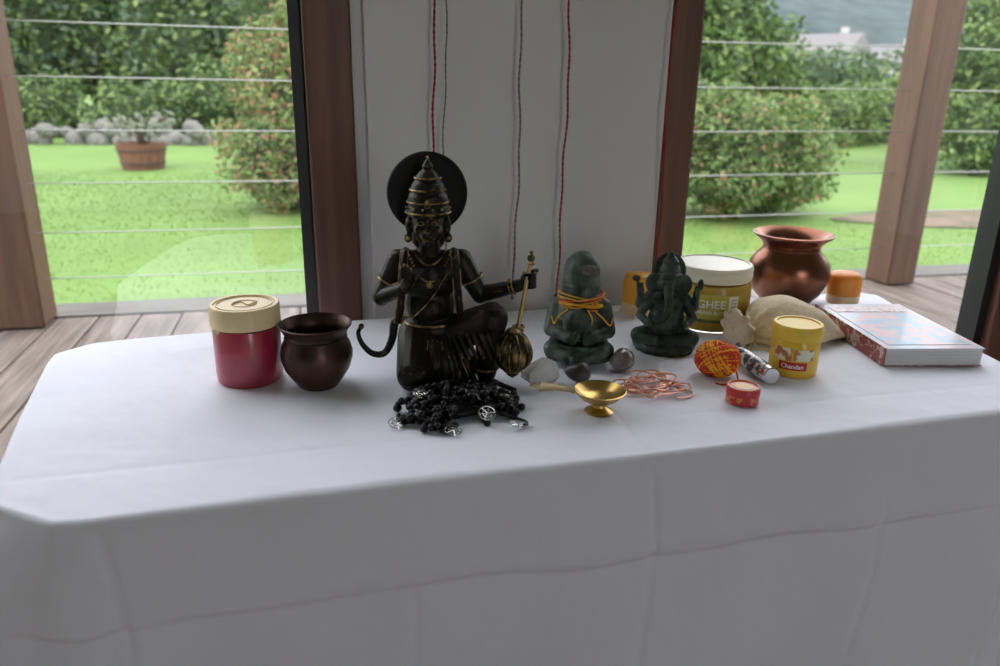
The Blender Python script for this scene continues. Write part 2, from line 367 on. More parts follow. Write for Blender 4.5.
# ------------------------------------------------------------ altar table with cloth
def clothmat():
    m=mat('white_tablecloth',(.81,.82,.91),.85,bump=.0)
    nt=m.node_tree;B=nt.nodes['Principled BSDF']; tc=nt.nodes.new('ShaderNodeTexCoord')
    n1=nt.nodes.new('ShaderNodeTexNoise'); n1.inputs['Scale'].default_value=9; n1.inputs['Detail'].default_value=3
    n2=nt.nodes.new('ShaderNodeTexNoise'); n2.inputs['Scale'].default_value=900
    for n in(n1,n2): nt.links.new(tc.outputs['Object'],n.inputs['Vector'])
    b1=nt.nodes.new('ShaderNodeBump'); b1.inputs['Distance'].default_value=.016; b1.inputs['Strength'].default_value=.4
    b2=nt.nodes.new('ShaderNodeBump'); b2.inputs['Distance'].default_value=.0004; b2.inputs['Strength'].default_value=.3
    nt.links.new(n1.outputs['Fac'],b1.inputs['Height']); nt.links.new(n2.outputs['Fac'],b2.inputs['Height']); nt.links.new(b1.outputs['Normal'],b2.inputs['Normal']); nt.links.new(b2.outputs['Normal'],B.inputs['Normal'])
    return m
M_cloth=clothmat()
poly=[(-.192,.519),(0,.527),(.252,.535),(.45,.542),(.629,.549),(.725,.553),(.75,.575),(.755,.667),(.787,.85),(.812,.945),(.79,.968),(.5,.968),(.056,.964),(-.262,.930),(-.298,.895),(-.297,.865),(-.278,.72),(-.260,.61),(-.244,.556)]
P=[np.array(p) for p in poly]
for _ in range(2):
    Q=[]
    for i in range(len(P)): a,c=P[i],P[(i+1)%len(P)]; Q+=[a*.91+c*.09,a*.09+c*.91]
    P=Q
seglen=[np.linalg.norm(P[(i+1)%len(P)]-P[i]) for i in range(len(P))]; tot=sum(seglen); NP=900; out=[]; i=0; acc=0
for k in range(NP):
    s=k*tot/NP
    while acc+seglen[i]<s: acc+=seglen[i]; i+=1
    out.append(P[i]+(P[(i+1)%len(P)]-P[i])*((s-acc)/seglen[i]))
OUT=np.array(out); tg=np.roll(OUT,-3,0)-np.roll(OUT,3,0); tg/=np.linalg.norm(tg,axis=1)[:,None]; NRM=np.stack([tg[:,1],-tg[:,0]],1)
for _ in range(12): NRM=(NRM+np.roll(NRM,1,0)+np.roll(NRM,-1,0)); NRM/=np.linalg.norm(NRM,axis=1)[:,None]
cen=np.array([.27,.745]); BR=.006
IN=OUT-NRM*BR
rows=[]
def topz(x,y):
    z=-.0006-.0005*math.sin(x*13+y*7)-.0004*math.sin(y*31-x*9)
    z-=.0009*math.exp(-((x-.262-.03*(y-.6))/.003)**2)+.0007*math.exp(-((y-.60-.02*x)/.003)**2)
    return min(z,0)
NT=60
for t in range(1,NT+1):
    f=(t/NT); row=[]
    for k in range(NP):
        p=cen+(IN[k]-cen)*f; row.append((p[0],p[1],TZ+topz(p[0],p[1])))
    rows.append(row)
for q in range(1,6):
    a=q/6*math.pi/2; row=[]
    for k in range(NP): p=IN[k]+NRM[k]*BR*math.sin(a); row.append((p[0],p[1],TZ-BR*(1-math.cos(a))-.0006))
    rows.append(row)
dn=np.linalg.norm(np.roll(NRM,-16,0)-np.roll(NRM,16,0),axis=1)
for _ in range(24): dn=(dn+np.roll(dn,2)+np.roll(dn,-2))/3
corner=dn/dn.max()
ND=140; DH=.425
for q in range(1,ND+1):
    dep=DH*q/ND; row=[]
    for k in range(NP):
        x,y=OUT[k]; s=k*tot/NP
        lf=1.0 if x<-.1 else .6
        ex=max(0,min(1,(-.195-x)/.04)) if y<.8 else 0
        d=.010*dep/DH + lf*corner[k]*dep*(.30+.12*math.sin(s*80)) + .26*ex*dep*(1-.4*dep/DH) + .008*(dep/DH)*math.sin(s*17+1)+.005*(dep/DH)*math.sin(s*41)
        crease=.085+.014*math.sin(x*2.2+.3)
        d+=.0014*math.exp(-((dep-crease+.012)/.010)**2)-.0046*(1/(1+math.exp(-(dep-crease)/.0007)))*math.exp(-(max(dep-crease,0)/.030))
        for vx,st in((.262,0),(.505,.06),(-.165,0),(.05,.09),(.66,.0)):
            d-=.0034*math.exp(-((x-vx-.01*math.sin(dep*14))/.0042)**2)*min(1,max(0,dep-st)/.03)
        d+=.0026*math.sin(x*23+dep*26)*min(1,dep/.05)+.0012*math.sin(x*47-dep*19)*min(1,dep/.05)
        if NRM[k][1]>0: d*= (1-.95*min(1,NRM[k][1]*1.6))
        p=OUT[k]+NRM[k]*d; row.append((p[0],p[1],TZ-BR-dep))
    rows.append(row)
vs=[(cen[0],cen[1],TZ-.001)]; fs=[]
for r in rows: vs+=r
for k in range(NP): fs.append((0,1+k,1+(k+1)%NP))
for r in range(len(rows)-1):
    a=1+r*NP; c=a+NP
    for k in range(NP): l=(k+1)%NP; fs.append((a+k,c+k,c+l,a+l))
e=empty('altar_table',(0,0,0))
b=MB(); b.add(vs,fs); b.obj('tablecloth',[M_cloth],parent=e,sharp=0)
b=MB(); b.box((.25,.755,.43),(.90,.34,.02))
for x,y in((-.17,.62),(.68,.62),(-.17,.9),(.68,.9)): b.box((x,y,.21),(.04,.04,.42))
b.obj('wooden_table',[M_floor],parent=e,bevel=.002)

# ------------------------------------------------------------ Hanuman statue
M_bronze=patinamat('blackened_bronze',(.016,.0140,.0110),(.50,.35,.14),p0=.532,p1=.605,rough=.42,metal=.65)
M_gold=mat('worn_gold_trim',(.022,.017,.010),.40,.85,col2=(.56,.38,.14),scale=120,bump=.3,bscale=400,lo=.38,hi=.62)
e=empty('hanuman_statue',(.115,.742,TZ),-9)
b=MB()
# torso
b.ell((-.010,0,.108),(.032,.022,.026)); b.ell((-.010,0,.080),(.025,.020,.026)); b.ell((-.008,.002,.052),(.030,.025,.022))
b.ell((-.026,-.012,.116),(.015,.010,.012)); b.ell((.006,-.012,.116),(.015,.010,.012)); b.ell((-.010,-.012,.078),(.015,.011,.014))
b.cap((-.010,0,.125),(-.010,-.002,.15),.011,.010)
b.cap((-.036,0,.126),(.018,0,.126),.010,.010)
# head
H=Vector((-.011,-.004,.162))
b.ell(H,(.0165,.0175,.021)); b.ell(H+Vector((0,-.013,-.008)),(.0095,.009,.0075)); b.ell(H+Vector((0,-.0205,-.0045)),(.0035,.0035,.003))
b.ell(H+Vector((0,-.0165,.002)),(.0024,.0035,.007)); b.ell(H+Vector((0,-.015,-.0165)),(.006,.005,.0045))
for sx in(-1,1):
    b.ell(H+Vector((sx*.0085,-.0125,-.0035)),(.0055,.005,.005)); b.ell(H+Vector((sx*.0066,-.0150,.0075)),(.0055,.0028,.0016),rot=(0,sx*12,0))
    b.ell(H+Vector((sx*.0068,-.0148,.0035)),(.0036,.0022,.0018)); b.ell(H+Vector((sx*.0185,0,-.001)),(.004,.005,.009)); b.ell(H+Vector((sx*.0195,-.001,-.013)),(.004,.004,.005))
b.ell(H+Vector((0,-.0205,-.0095)),(.0070,.0022,.0012)); b.ell(H+Vector((0,-.0195,-.0125)),(.0055,.0022,.0014))
b.ell(H+Vector((0,.010,-.012)),(.018,.012,.018))
# crown
b.lathe([(0,.008),(.0195,.008),(.0215,.012),(.0205,.016),(.0190,.019),(.0200,.022),(.0190,.028),(.0165,.032),(.0172,.034),(.0150,.040),(.0118,.043),(.0125,.045),(.0085,.050),(.0045,.053),(.0055,.056),(.003,.060),(0,.064)],c=H+Vector((0,.001,0)),seg=32)
# arms : right arm (viewer left), bent to chest
b.cap((-.041,.001,.124),(-.059,-.002,.088),.0125,.0095); b.cap((-.059,-.002,.088),(-.036,-.026,.103),.0090,.0065)
b.ell((-.032,-.030,.108),(.0055,.0075,.0085),rot=(20,0,-30))
for i,(dx,dz,l) in enumerate(((-.004,.010,.012),(-.0015,.0115,.014),(.0012,.0115,.013),(.0038,.010,.011))):
    a=Vector((-.032+dx,-.031,.108+dz*.5)); m_=a+Vector((dx*.2,-.001,l*.6)); c=m_+Vector((dx*.1,-.003,l*.5)); b.tube([a,m_,c],[.0019,.0018,.0013],0,8); b.ell(c,.0013,seg=8,rings=6)
b.tube([(-.027,-.032,.106),(-.023,-.034,.111),(-.0225,-.035,.116)],[.0024,.0021,.0014],0,8)
# left arm (viewer right) holding mace
b.cap((.021,.001,.124),(.041,-.002,.090),.0125,.0095); b.cap((.041,-.002,.090),(.078,-.016,.103),.0093,.0065)
b.ell((.086,-.018,.109),(.007,.006,.0085))
for i in range(4):
    z=.103+i*.0042; pts=[(.083,-.014,z),(.084,-.0225,z+.0004),(.0895,-.0255,z+.0006),(.0935,-.0225,z+.0006),(.0935,-.019,z)]
    b.tube(smoothpts(pts,3),.0020,0,8)
b.tube(smoothpts([(.086,-.014,.113),(.093,-.013,.117),(.096,-.018,.119)],3),.0024,0,8)
# legs : raised knee (viewer right), kneeling (viewer left)
b.cap((.010,.000,.046),(.050,-.034,.074),.021,.0170); b.cap((.050,-.034,.073),(.046,-.028,.016),.0160,.0105)
b.cap((.045,-.026,.009),(.050,-.055,.006),.008,.006)
for i in range(5): b.cap((.044+i*.003,-.056,.005),(.0445+i*.0032,-.0655+.0012*i,.004),.0026-.0002*i,.0022-.0002*i,seg=8)
b.cap((-.022,.000,.046),(-.026,-.040,.019),.022,.018); b.cap((-.026,-.040,.018),(-.034,.030,.012),.016,.010)
b.cap((-.034,.030,.012),(-.034,.047,.008),.008,.006)
# dhoti drape between legs with folds
for i in range(9):
    t=i/8; b.tube(smoothpts([(-.014+.030*t,-.018,.052),(-.016+.040*t,-.034+.006*math.sin(i*2),.032),(-.020+.054*t,-.040+.008*abs(t-.5),.004)],4),[.0050]*9,0,8)
for k in range(6): b.tube(smoothpts([(.012+.006*k,-.020-.004*k,.056+.004*k),(.016+.006*k,-.036-.002*k,.050+.002*k),(.022+.007*k,-.044,.036)],4),.0022,0,6)
b.ell((0,.0,.020),(.038,.034,.020)); b.ell((.004,-.022,.022),(.034,.022,.024))
# sash over shoulders
for sx,x0 in((-1,-.034),(1,.014)):
    b.tube(smoothpts([(x0,.012,.132),(x0,-.008,.134),(x0+sx*.002,-.021,.118),(x0+sx*.004,-.022,.090),(x0+sx*.008,-.018,.066)],5),.0042,0,8)
# tail
b.tube(smoothpts([(-.006,.024,.03),(-.030,.026,.050),(-.046,.014,.058),(-.050,.008,.040),(-.058,.004,.026),(-.070,.002,.026),(-.080,.002,.036),(-.084,.002,.048),(-.081,.001,.055)],6),[.0056-.0036*i/48 for i in range(49)],0,10)
b.ell((-.0805,.001,.056),(.0030,.0028,.0032))
b.obj('body',[M_bronze],parent=e,remesh=.00085,smooth=2,sharp=0)
# mace
b=MB()
mt=Vector((.0895,-.0195,.132)); mb=Vector((.077,-.034,.066)); ax=(mb-mt).normalized()
b.tube([mt,mb],.0022,0,10); b.ell(mt,(.0040,.0040,.0045)); b.ell(mt+Vector((0,0,.0055)),.0020); b.torus(mt-Vector((0,0,.006)),.0032,.0010,0)
b.torus(mb,.0052,.0014); b.ell(mb+ax*.004,(.006,.006,.004))
b.lathe([(0,.024),(.006,.022),(.0085,.018),(.0135,.013),(.0180,.004),(.0190,-.003),(.0170,-.012),(.0110,-.019),(.0065,-.0225),(.0060,-.025),(0,-.030)],c=mb+ax*.024+Vector((-.001,0,0)),m=0,seg=60,mod=lambda a,r,z:1+.05*abs(math.cos(6*a)) )
for k in range(12):
    a=math.pi*k/6+.26; pr=[(.0085,.018),(.0138,.013),(.0186,.004),(.0197,-.003),(.0175,-.012),(.0112,-.019)]; c=mb+ax*.024+Vector((-.001,0,0))
    b.tube(smoothpts([(c.x+r*math.cos(a),c.y+r*math.sin(a),c.z+z) for r,z in pr],3),.0007,1,5)
b.torus(mb+ax*.024+Vector((-.001,0,-.021)),.0085,.0011,1)
b.obj('mace',[patinamat('brown_bronze',(.040,.026,.012),(.50,.35,.14),p0=.53,p1=.60,rough=.4,metal=.7),M_gold],parent=e)
# halo
b=MB(); hc=(-.0120,.016,.190)
b.lathe([(0,-.0015),(.038,-.0015),(.0400,0),(.039,.0015),(.036,.0008),(.030,.0008),(0,.0008)],c=hc,seg=64,rot=(82,0,0))
b.torus((hc[0],hc[1]-.001,hc[2]),.0378,.0010,0,(82,0,0),64,6)
b.obj('halo',[mat('halo_black_bronze',(.004,.004,.004),.55,0,Specular_IOR_Level=.25)],parent=e)
# gold trim
b=MB()
for z,r in((.0125,.0220),(.0225,.0204),(.034,.0176),(.045,.0129)):
    b.torus(H+Vector((0,.001,z)),r,.0008,0,seg=36,ts=6)
for k in range(14):
    a=2*math.pi*k/14; b.ell(H+Vector((.0212*math.cos(a),.001+.0212*math.sin(a),.0168)),.0012,seg=6,rings=4)
b.ell(H+Vector((0,-.0205,.022)),(.0028,.0015,.0045),seg=8,rings=6); b.ell(H+Vector((0,.001,.064)),.0016,seg=8,rings=6)
for sx in(-1,1):
    b.torus(H+Vector((sx*.0068,-.0168,.0035)),.0032,.0004,0,(90,0,0),16,4,(1,.55,1)); b.ell(H+Vector((sx*.0195,-.004,-.013)),.0022,seg=8,rings=6)
    b.tube(smoothpts([H+Vector((sx*.002,-.0176,.009)),H+Vector((sx*.006,-.0168,.0105)),H+Vector((sx*.011,-.0145,.009))],3),.0004,0,4)
b.tube(smoothpts([H+Vector((-.006,-.0222,-.0105)),H+Vector((0,-.0236,-.0112)),H+Vector((.006,-.0222,-.0105))],3),.0004,0,4)
b.tube([H+Vector((0,-.0172,.012)),H+Vector((0,-.0185,.005))],.0006,0,5)
def neck(w,drop,y,r,n=22):
    for i in range(n+1):
        t=-1+2*i/n; b.ell((-.010+w*t,y-.004*(1-t*t),.138-drop*(1-t*t)),r,seg=6,rings=4)
neck(.016,.014,-.013,.0011); neck(.021,.030,-.017,.0012,30)
b.ell((-.010,-.0245,.1065),(.0035,.0018,.0045),seg=8,rings=6)
b.tube(smoothpts([(.016,-.010,.132),(.004,-.0235,.112),(-.010,-.024,.090),(-.028,-.018,.070)],6),.0006,0,5)
for sx,x0 in((-1,-.034),(1,.014)):
    for dx in(-.0038,.0038):
        b.tube(smoothpts([(x0+dx,-.010,.1375),(x0+sx*.002+dx,-.0245,.118),(x0+sx*.004+dx,-.0255,.090),(x0+sx*.008+dx,-.0215,.066)],5),.0005,0,5)
b.torus((-.009,.001,.062),.0272,.0011,0,seg=40,ts=6,sc=(1,.84,1))
def band(c,r,rot): b.torus(c,r,.0009,0,rot,24,6)
band((-.051,-.0005,.104),.0122,(0,28,0)); band((.032,-.0005,.106),.0122,(0,-28,0))
band((-.042,-.020,.099),.0078,(50,-55,0)); band((.073,-.014,.1015),.0078,(0,72,-15)); band((.070,-.013,.1008),.0081,(0,72,-15))
band((.046,-.029,.021),.0122,(0,0,0))
for i in range(7):
    t=i/6; b.tube(smoothpts([(-.012+.026*t,-.0275,.050),(-.015+.037*t,-.0405,.031),(-.018+.050*t,-.0455,.006)],4),.0004,0,4)
b.obj('gold_trim',[M_gold],parent=e)

# ------------------------------------------------------------ stone lingam figure
def stonemat(name,a,c): return mat(name,a,.5,0,col2=c,scale=60,bump=.5,bscale=120,lo=.42,hi=.8,Specular_IOR_Level=.4)
M_stone=stonemat('green_serpentine',(.011,.021,.016),(.08,.115,.09)); M_stone2=stonemat('green_soapstone',(.016,.030,.022),(.15,.19,.155))
M_yth=mat('yellow_thread',(.80,.45,.03),.8,col2=(.65,.28,.02),scale=60); M_rth=mat('red_thread',(.55,.02,.02),.8,col2=(.4,.01,.02),scale=60)
e=empty('shiva_lingam_statue',(.273,.762,TZ),-18)
b=MB()
b.tube([(0,.004,.07),(0,.004,.102)],[.0210,.0200],0,28); b.ell((0,.004,.102),(.020,.020,.022))
b.ell((0,.006,.050),(.032,.025,.032)); b.ell((0,.002,.012),(.036,.031,.014))
for sx in(-1,1):
    b.cap((sx*.024,.004,.062),(sx*.031,-.006,.038),.0105,.0085); b.cap((sx*.031,-.006,.038),(sx*.010,-.026,.034),.008,.0065)
    b.cap((sx*.016,.000,.018),(sx*.028,-.012,.017),.014,.011); b.cap((sx*.028,-.014,.013),(sx*-.004,-.030,.010),.009,.0065)
    b.cap((sx*.007,-.026,.030),(sx*.004,-.029,.040),.0035,.002)
b.ell((0,-.016,.048),(.018,.012,.020)); b.torus((0,.002,.0225),.031,.0022,0,seg=28,sc=(1,.85,1)); 
b.torus((0,.004,.074),.0215,.004,0,seg=28); b.torus((0,.004,.088),.0200,.0014,0,seg=28)
b.obj('stone_body',[M_stone2],parent=e,remesh=.0010,smooth=1,sharp=0)
b=MB(); rr=random.Random(8)
for i in range(15):
    b.torus((rr.uniform(-.001,.001),.004,.069+rr.uniform(-.005,.006)),.0243+rr.uniform(-.0006,.0015),.0008,i%4==0,(rr.uniform(-12,8),rr.uniform(-12,12),0),36,5)
for sx,l in((-1,.028),(1,.032),(.5,.024)):
    b.tube(smoothpts([(sx*.014,-.022,.066),(sx*.024,-.026,.058),(sx*l,-.024,.050),(sx*(l+.003),-.016,.056)],5),.0008,0,5)
b.obj('thread_wrap',[M_yth,M_rth],parent=e)
b=MB(); b.ell((.004,-.0085,.106),(.011,.0078,.0080),rot=(-12,0,8)); b.obj('worn_patch',[mat('worn_brown_patch',(.075,.060,.055),.5,col2=(.14,.12,.11),scale=200,bump=.3)],parent=e)

# ------------------------------------------------------------ Ganesha
e=empty('ganesha_statue',(.387,.785,TZ),-24)
b=MB()
b.ell((0,0,.006),(.036,.027,.008)); b.lathe([(0,0),(.034,0),(.036,.005),(.033,.010),(0,.011)],seg=40,mod=lambda a,r,z:1+.03*math.cos(14*a))
b.ell((0,-.004,.036),(.021,.019,.022)); b.ell((0,.002,.058),(.020,.014,.014))
for sx in(-1,1):
    b.cap((sx*.012,.0,.018),(sx*.030,-.010,.017),.012,.0095); b.cap((sx*.030,-.011,.015),(sx*-.006,-.024,.013),.0085,.006)
    b.cap((sx*.020,.002,.062),(sx*.031,.004,.050),.0065,.0055); b.cap((sx*.031,.004,.050),(sx*.031,-.010,.066),.0055,.004)
    b.ell((sx*.031,-.012,.071),(.004,.0035,.006))
    b.cap((sx*.020,.0,.058),(sx*.030,-.006,.040),.0065,.005); b.cap((sx*.030,-.006,.040),(sx*.021,-.022,.036),.005,.004); b.ell((sx*.020,-.024,.037),(.0045,.004,.005))
    b.ell((sx*.0175,.000,.078),(.0095,.0028,.012),rot=(0,sx*-12,sx*20))
    b.ell((sx*.0055,-.0130,.081),(.0018,.0012,.0013)); b.cap((sx*.006,-.012,.070),(sx*.009,-.019,.066),.0018,.001)
    for k in range(4): b.cap((sx*(.029+k*.0014),-.0125,.074),(sx*(.029+k*.0016),-.0125,.080),.0010,.0008,seg=6)
b.ell((.035,-.006,.080),(.0035,.002,.007)); b.tube([(-.034,-.012,.066),(-.036,-.012,.084)],.0014,0,6); b.ell((-.037,-.012,.085),(.005,.0018,.004))
b.ell((0,-.002,.079),(.0135,.0125,.0135)); b.ell((0,-.008,.088),(.010,.007,.006))
tr=smoothpts([(0,-.012,.077),(0,-.020,.068),(.001,-.024,.056),(-.002,-.026,.046),(-.009,-.027,.040),(-.015,-.027,.043),(-.016,-.027,.047)],4)
b.tube(tr,[.0058-.0034*i/(len(tr)-1) for i in range(len(tr))],0,10)
b.lathe([(0,.088),(.0125,.088),(.0135,.091),(.0115,.094),(.0125,.096),(.0100,.101),(.0090,.104),(.0095,.1055),(.0065,.110),(.0035,.113),(.0040,.115),(0,.119)],c=(0,.001,-.002),seg=24)
b.ell((0,.012,.090),(.019,.0028,.022))
b.obj('stone_body',[M_stone],parent=e,remesh=.0009,smooth=1,sharp=0)
b=MB(); 
for k in range(18):
    a=math.pi*(k/17); b.ell((.016*math.cos(a),-.016-.006*math.sin(a),.060-.012*math.sin(a)),.0011,seg=6,rings=4)
b.torus((0,.001,.0895),.0134,.0005,0,seg=24,ts=4)
b.obj('carved_beads',[M_stone2],parent=e)

# ------------------------------------------------------------ jars and pots
def radial_lid(r,h,z0): return [(0,z0),(r,z0),(r,z0+h-.0015),(r-.0012,z0+h),(r-.004,z0+h),(r-.0045,z0+h-.0012),(0,z0+h-.0012)]
M_redp=mat('red_powder_plastic',(.42,.024,.055),.35,col2=(.28,.014,.035),scale=22,Coat_Weight=.6,Coat_Roughness=.12,bump=.05)
M_cream=mat('cream_plastic_lid',(.80,.64,.36),.45,col2=(.74,.58,.31),scale=10,bump=.04)
e=empty('red_powder_jar',(-.078,.776,TZ))
b=MB(); b.lathe([(0,0),(.030,0),(.0325,.003),(.033,.008),(.033,.054),(.0315,.058),(0,.058)]); b.obj('jar_body',[M_redp],parent=e)
b=MB(); b.lathe(radial_lid(.0340,.021,.060),mod=lambda a,r,z:1+(.006*math.cos(60*a) if r>.033 and z<.0795 else 0),seg=240)
b.torus((0,0,.0805),.027,.0006,0); b.obj('jar_lid',[M_cream],parent=e)
b=MB(); b.tube(smoothpts([(-.012,-.004,.0804),(-.004,.006,.0804),(.004,-.006,.0804),(.012,.005,.0804)],5),.0005); b.torus((.0,.0,.0802),.012,.0004); b.obj('lid_mark',[mat('lid_marking',(.50,.37,.17),.6)],parent=e)
M_oldcop=mat('tarnished_copper',(.040,.022,.016),.38,.7,col2=(.11,.055,.036),scale=18,bump=.3,bscale=60)
M_cop=mat('polished_copper',(.30,.125,.075),.30,.95,col2=(.16,.065,.042),scale=14,bump=.3,bscale=45)
def potprof(s,h): 
    o=[(0,0),(.020,0),(.0215,.002),(.027,.010),(.034,.022),(.0372,.034),(.0375,.041),(.0355,.050),(.0325,.056),(.0315,.060),(.0325,.064),(.0350,.069),(.0375,.0725),(.0380,.074),(.0368,.0748),(.0345,.071),(.0310,.065),(.0300,.060),(.0312,.055),(.0345,.048),(.0362,.040),(.0355,.032),(.030,.018),(.018,.004),(0,.003)]
    return [(r*s,z*h) for r,z in o]
e=empty('dark_copper_pot',(-.010,.745,TZ)); b=MB(); b.lathe(potprof(.95,.88),seg=64)
b.torus((0,0,.0517),.0304,.0008); b.obj('pot_body',[M_oldcop],parent=e)
e=empty('copper_pot',(.645,.938,TZ)); b=MB()
o=[(0,0),(.030,0),(.034,.003),(.046,.016),(.054,.034),(.056,.046),(.054,.058),(.046,.069),(.039,.077),(.0375,.081),(.040,.086),(.048,.093),(.0540,.0975),(.0545,.0995),(.052,.1003),(.045,.096),(.037,.088),(.0355,.081),(.037,.076),(.044,.067),(.052,.056),(.054,.046),(.051,.034),(.044,.018),(.030,.005),(0,.004)]
b.lathe(o,seg=64); b.torus((0,0,.0795),.0382,.0012); b.torus((0,0,.083),.0382,.0010); b.obj('pot_body',[M_cop],parent=e)
# ghee jar
M_glassj=mat('clear_jar_glass',(.97,.97,.95),.03,Transmission_Weight=1.0,IOR=1.30); M_ghee=mat('golden_ghee',(.90,.62,.10),.4,col2=(.82,.54,.07),scale=12,Subsurface_Weight=.2); M_label=mat('mustard_label',(.62,.55,.10),.5,col2=(.48,.46,.08),scale=5); M_lgreen=mat('label_green',(.12,.16,.03),.5); M_txt=mat('label_text_white',(.90,.90,.84),.5)
M_lid=mat('pale_metal_lid',(.86,.82,.66),.35,col2=(.80,.76,.59),scale=8); M_ltx=mat('label_text_dark',(.05,.07,.02),.5)
e=empty('ghee_jar',(.487,.866,TZ),0); b=MB()
b.lathe([(0,0),(.045,0),(.0485,.004),(.049,.010),(.049,.054),(.046,.061),(.044,.065),(0,.065)],seg=64); b.obj('jar_body',[M_glassj],parent=e)
b=MB(); b.lathe([(0,.002),(.0455,.002),(.0478,.006),(.0480,.055),(.0455,.059),(0,.059)],seg=64); b.obj('ghee_contents',[M_ghee],parent=e)
b=MB(); b.lathe([(0,.062),(.0475,.062),(.0487,.064),(.0487,.078),(.047,.0805),(.044,.081),(.043,.0798),(0,.0798)],seg=64)
for zz in(.068,.0755): b.torus((0,0,zz),.0487,.0006,0,seg=64,ts=6)
b.obj('jar_lid',[M_lid],parent=e)
def labelpatch(r,a0,a1,z0,z1,m,name,par,n=30):
    b=MB(); vs=[];fs=[]
    for i in range(n+1):
        a=math.radians(a0+(a1-a0)*i/n); vs+=[(r*math.cos(a),r*math.sin(a),z0),(r*math.cos(a),r*math.sin(a),z1)]
    for i in range(n): fs.append((2*i,2*i+2,2*i+3,2*i+1))
    b.add(vs,fs); return b.obj(name,[m],parent=par,sharp=0)
fa=-119
labelpatch(.0493,fa-75,fa+44,.014,.050,M_label,'label',e); labelpatch(.0495,fa-75,fa+44,.014,.018,M_lgreen,'label_band',e)
labelpatch(.0495,fa+27,fa+42,.020,.048,M_txt,'label_panel',e)
cyltext('GHEE',.0496,fa+2,.033,.0140,M_txt,'label_title',e); cyltext('CLARIFIED BUTTER',.0496,fa+2,.0250,.0056,M_txt,'label_subtitle',e)
for i in range(5): cyltext('clarified',.0496,fa+34.5,.043-i*.0045,.0026,M_ltx,'label_small_%d'%i,e)
# yellow jar
M_yel=mat('yellow_plastic',(.80,.52,.03),.35,Coat_Weight=.4,col2=(.74,.46,.03),scale=10); M_redl=mat('red_label',(.50,.02,.02),.45); M_wl=mat('label_art_pale',(.75,.70,.55),.5,col2=(.45,.18,.05),scale=90,lo=.5,hi=.56)
e=empty('yellow_paste_jar',(.493,.686,TZ)); b=MB()
b.lathe([(0,0),(.0230,0),(.0248,.002),(.0252,.006),(.0252,.036),(.0235,.040),(0,.040)],seg=48); b.obj('jar_body',[M_yel],parent=e)
b=MB(); b.lathe(radial_lid(.0258,.0155,.041),seg=160,mod=lambda a,r,z:1+(.008*math.cos(40*a) if r>.0250 and z<.055 else 0)); b.obj('jar_lid',[mat('yellow_lid',(.84,.58,.06),.4,col2=(.78,.52,.05),scale=10)],parent=e)
fa=-126
labelpatch(.0254,fa-70,fa+70,.007,.034,M_yel,'label',e); labelpatch(.0256,fa-32,fa+34,.010,.019,M_redl,'label_band',e); labelpatch(.0256,fa-48,fa-4,.020,.034,M_wl,'label_art',e); labelpatch(.0256,fa+0,fa+50,.021,.033,M_wl,'label_art_2',e)
cyltext('Chandan',.0258,fa,.0122,.0065,M_txt,'label_title',e)
# orange candles
M_or=mat('orange_wax',(.88,.33,.04),.4,Subsurface_Weight=.2,col2=(.82,.28,.03),scale=20); M_orw=mat('frosted_candle_cup',(.85,.62,.35),.4)
def candle(name,x,y,r,h,mm):
    e=empty(name,(x,y,TZ)); b=MB(); b.lathe([(0,0),(r*.94,0),(r,.003),(r,h*.30),(0,h*.30)]); b.obj('cup',[M_orw],parent=e)
    b=MB(); b.lathe([(0,h*.28),(r*1.01,h*.28),(r*1.02,h*.70),(r*.97,h*.86),(r*.80,h*.95),(r*.4,h*.99),(0,h)]); b.obj('wax_dome',[mm],parent=e)
candle('orange_candle',.412,.925,.021,.056,mat('yellow_orange_wax',(.85,.42,.04),.4,col2=(.8,.35,.03),scale=20)); candle('orange_candle.001',.728,.922,.0225,.045,M_or)
# red tin
e=empty('kumkum_tin',(.396,.622,TZ)); b=MB(); b.lathe([(0,0),(.0150,0),(.0158,.001),(.0158,.010),(0,.010)]); b.obj('tin_body',[mat('red_tin',(.50,.02,.03),.3,col2=(.6,.25,.05),scale=150,lo=.55,hi=.6)],parent=e)
b=MB(); b.lathe([(0,.009),(.0163,.009),(.0163,.0155),(.0155,.017),(.0135,.017),(.0130,.0162),(0,.0162)]); b.obj('tin_lid',[mat('red_tin_lid',(.50,.025,.03),.3)],parent=e)
b=MB(); b.torus((0,0,.0168),.0142,.0008); b.lathe([(0,.0165),(.006,.0165),(.009,.0164)],seg=24); b.obj('lid_gold_print',[mat('tin_gold_print',(.75,.42,.12),.4)],parent=e)
# brass diya with spoon handle
M_brass=mat('brass',(.60,.41,.14),.28,1.0,col2=(.48,.32,.10),scale=30,bump=.1,bscale=90)
e=empty('brass_oil_lamp',(.248,.626,TZ)); b=MB()
b.lathe([(0,0),(.0125,0),(.0135,.0015),(.011,.003),(.0065,.0055),(.006,.008),(.010,.010),(.018,.0145),(.0240,.021),(.0250,.0225),(.0240,.0228),(.0175,.0165),(.008,.0125),(0,.012)],seg=72); b.obj('lamp_bowl',[M_brass],parent=e)
b=MB(); hp=smoothpts([(-.0225,.006,.0205),(-.030,.011,.0215),(-.040,.019,.0205),(-.050,.027,.0185)],5)
b.tube(hp,[.0030+.0030*(i/(len(hp)-1))**2 for i in range(len(hp))],0,12,flat=.35)
b.ell((-.0525,.029,.018),(.0085,.0070,.0018),rot=(0,0,-38))
b.obj('lamp_handle',[mat('pale_brass',(.62,.52,.32),.4,.6,col2=(.5,.42,.26),scale=40)],parent=e)
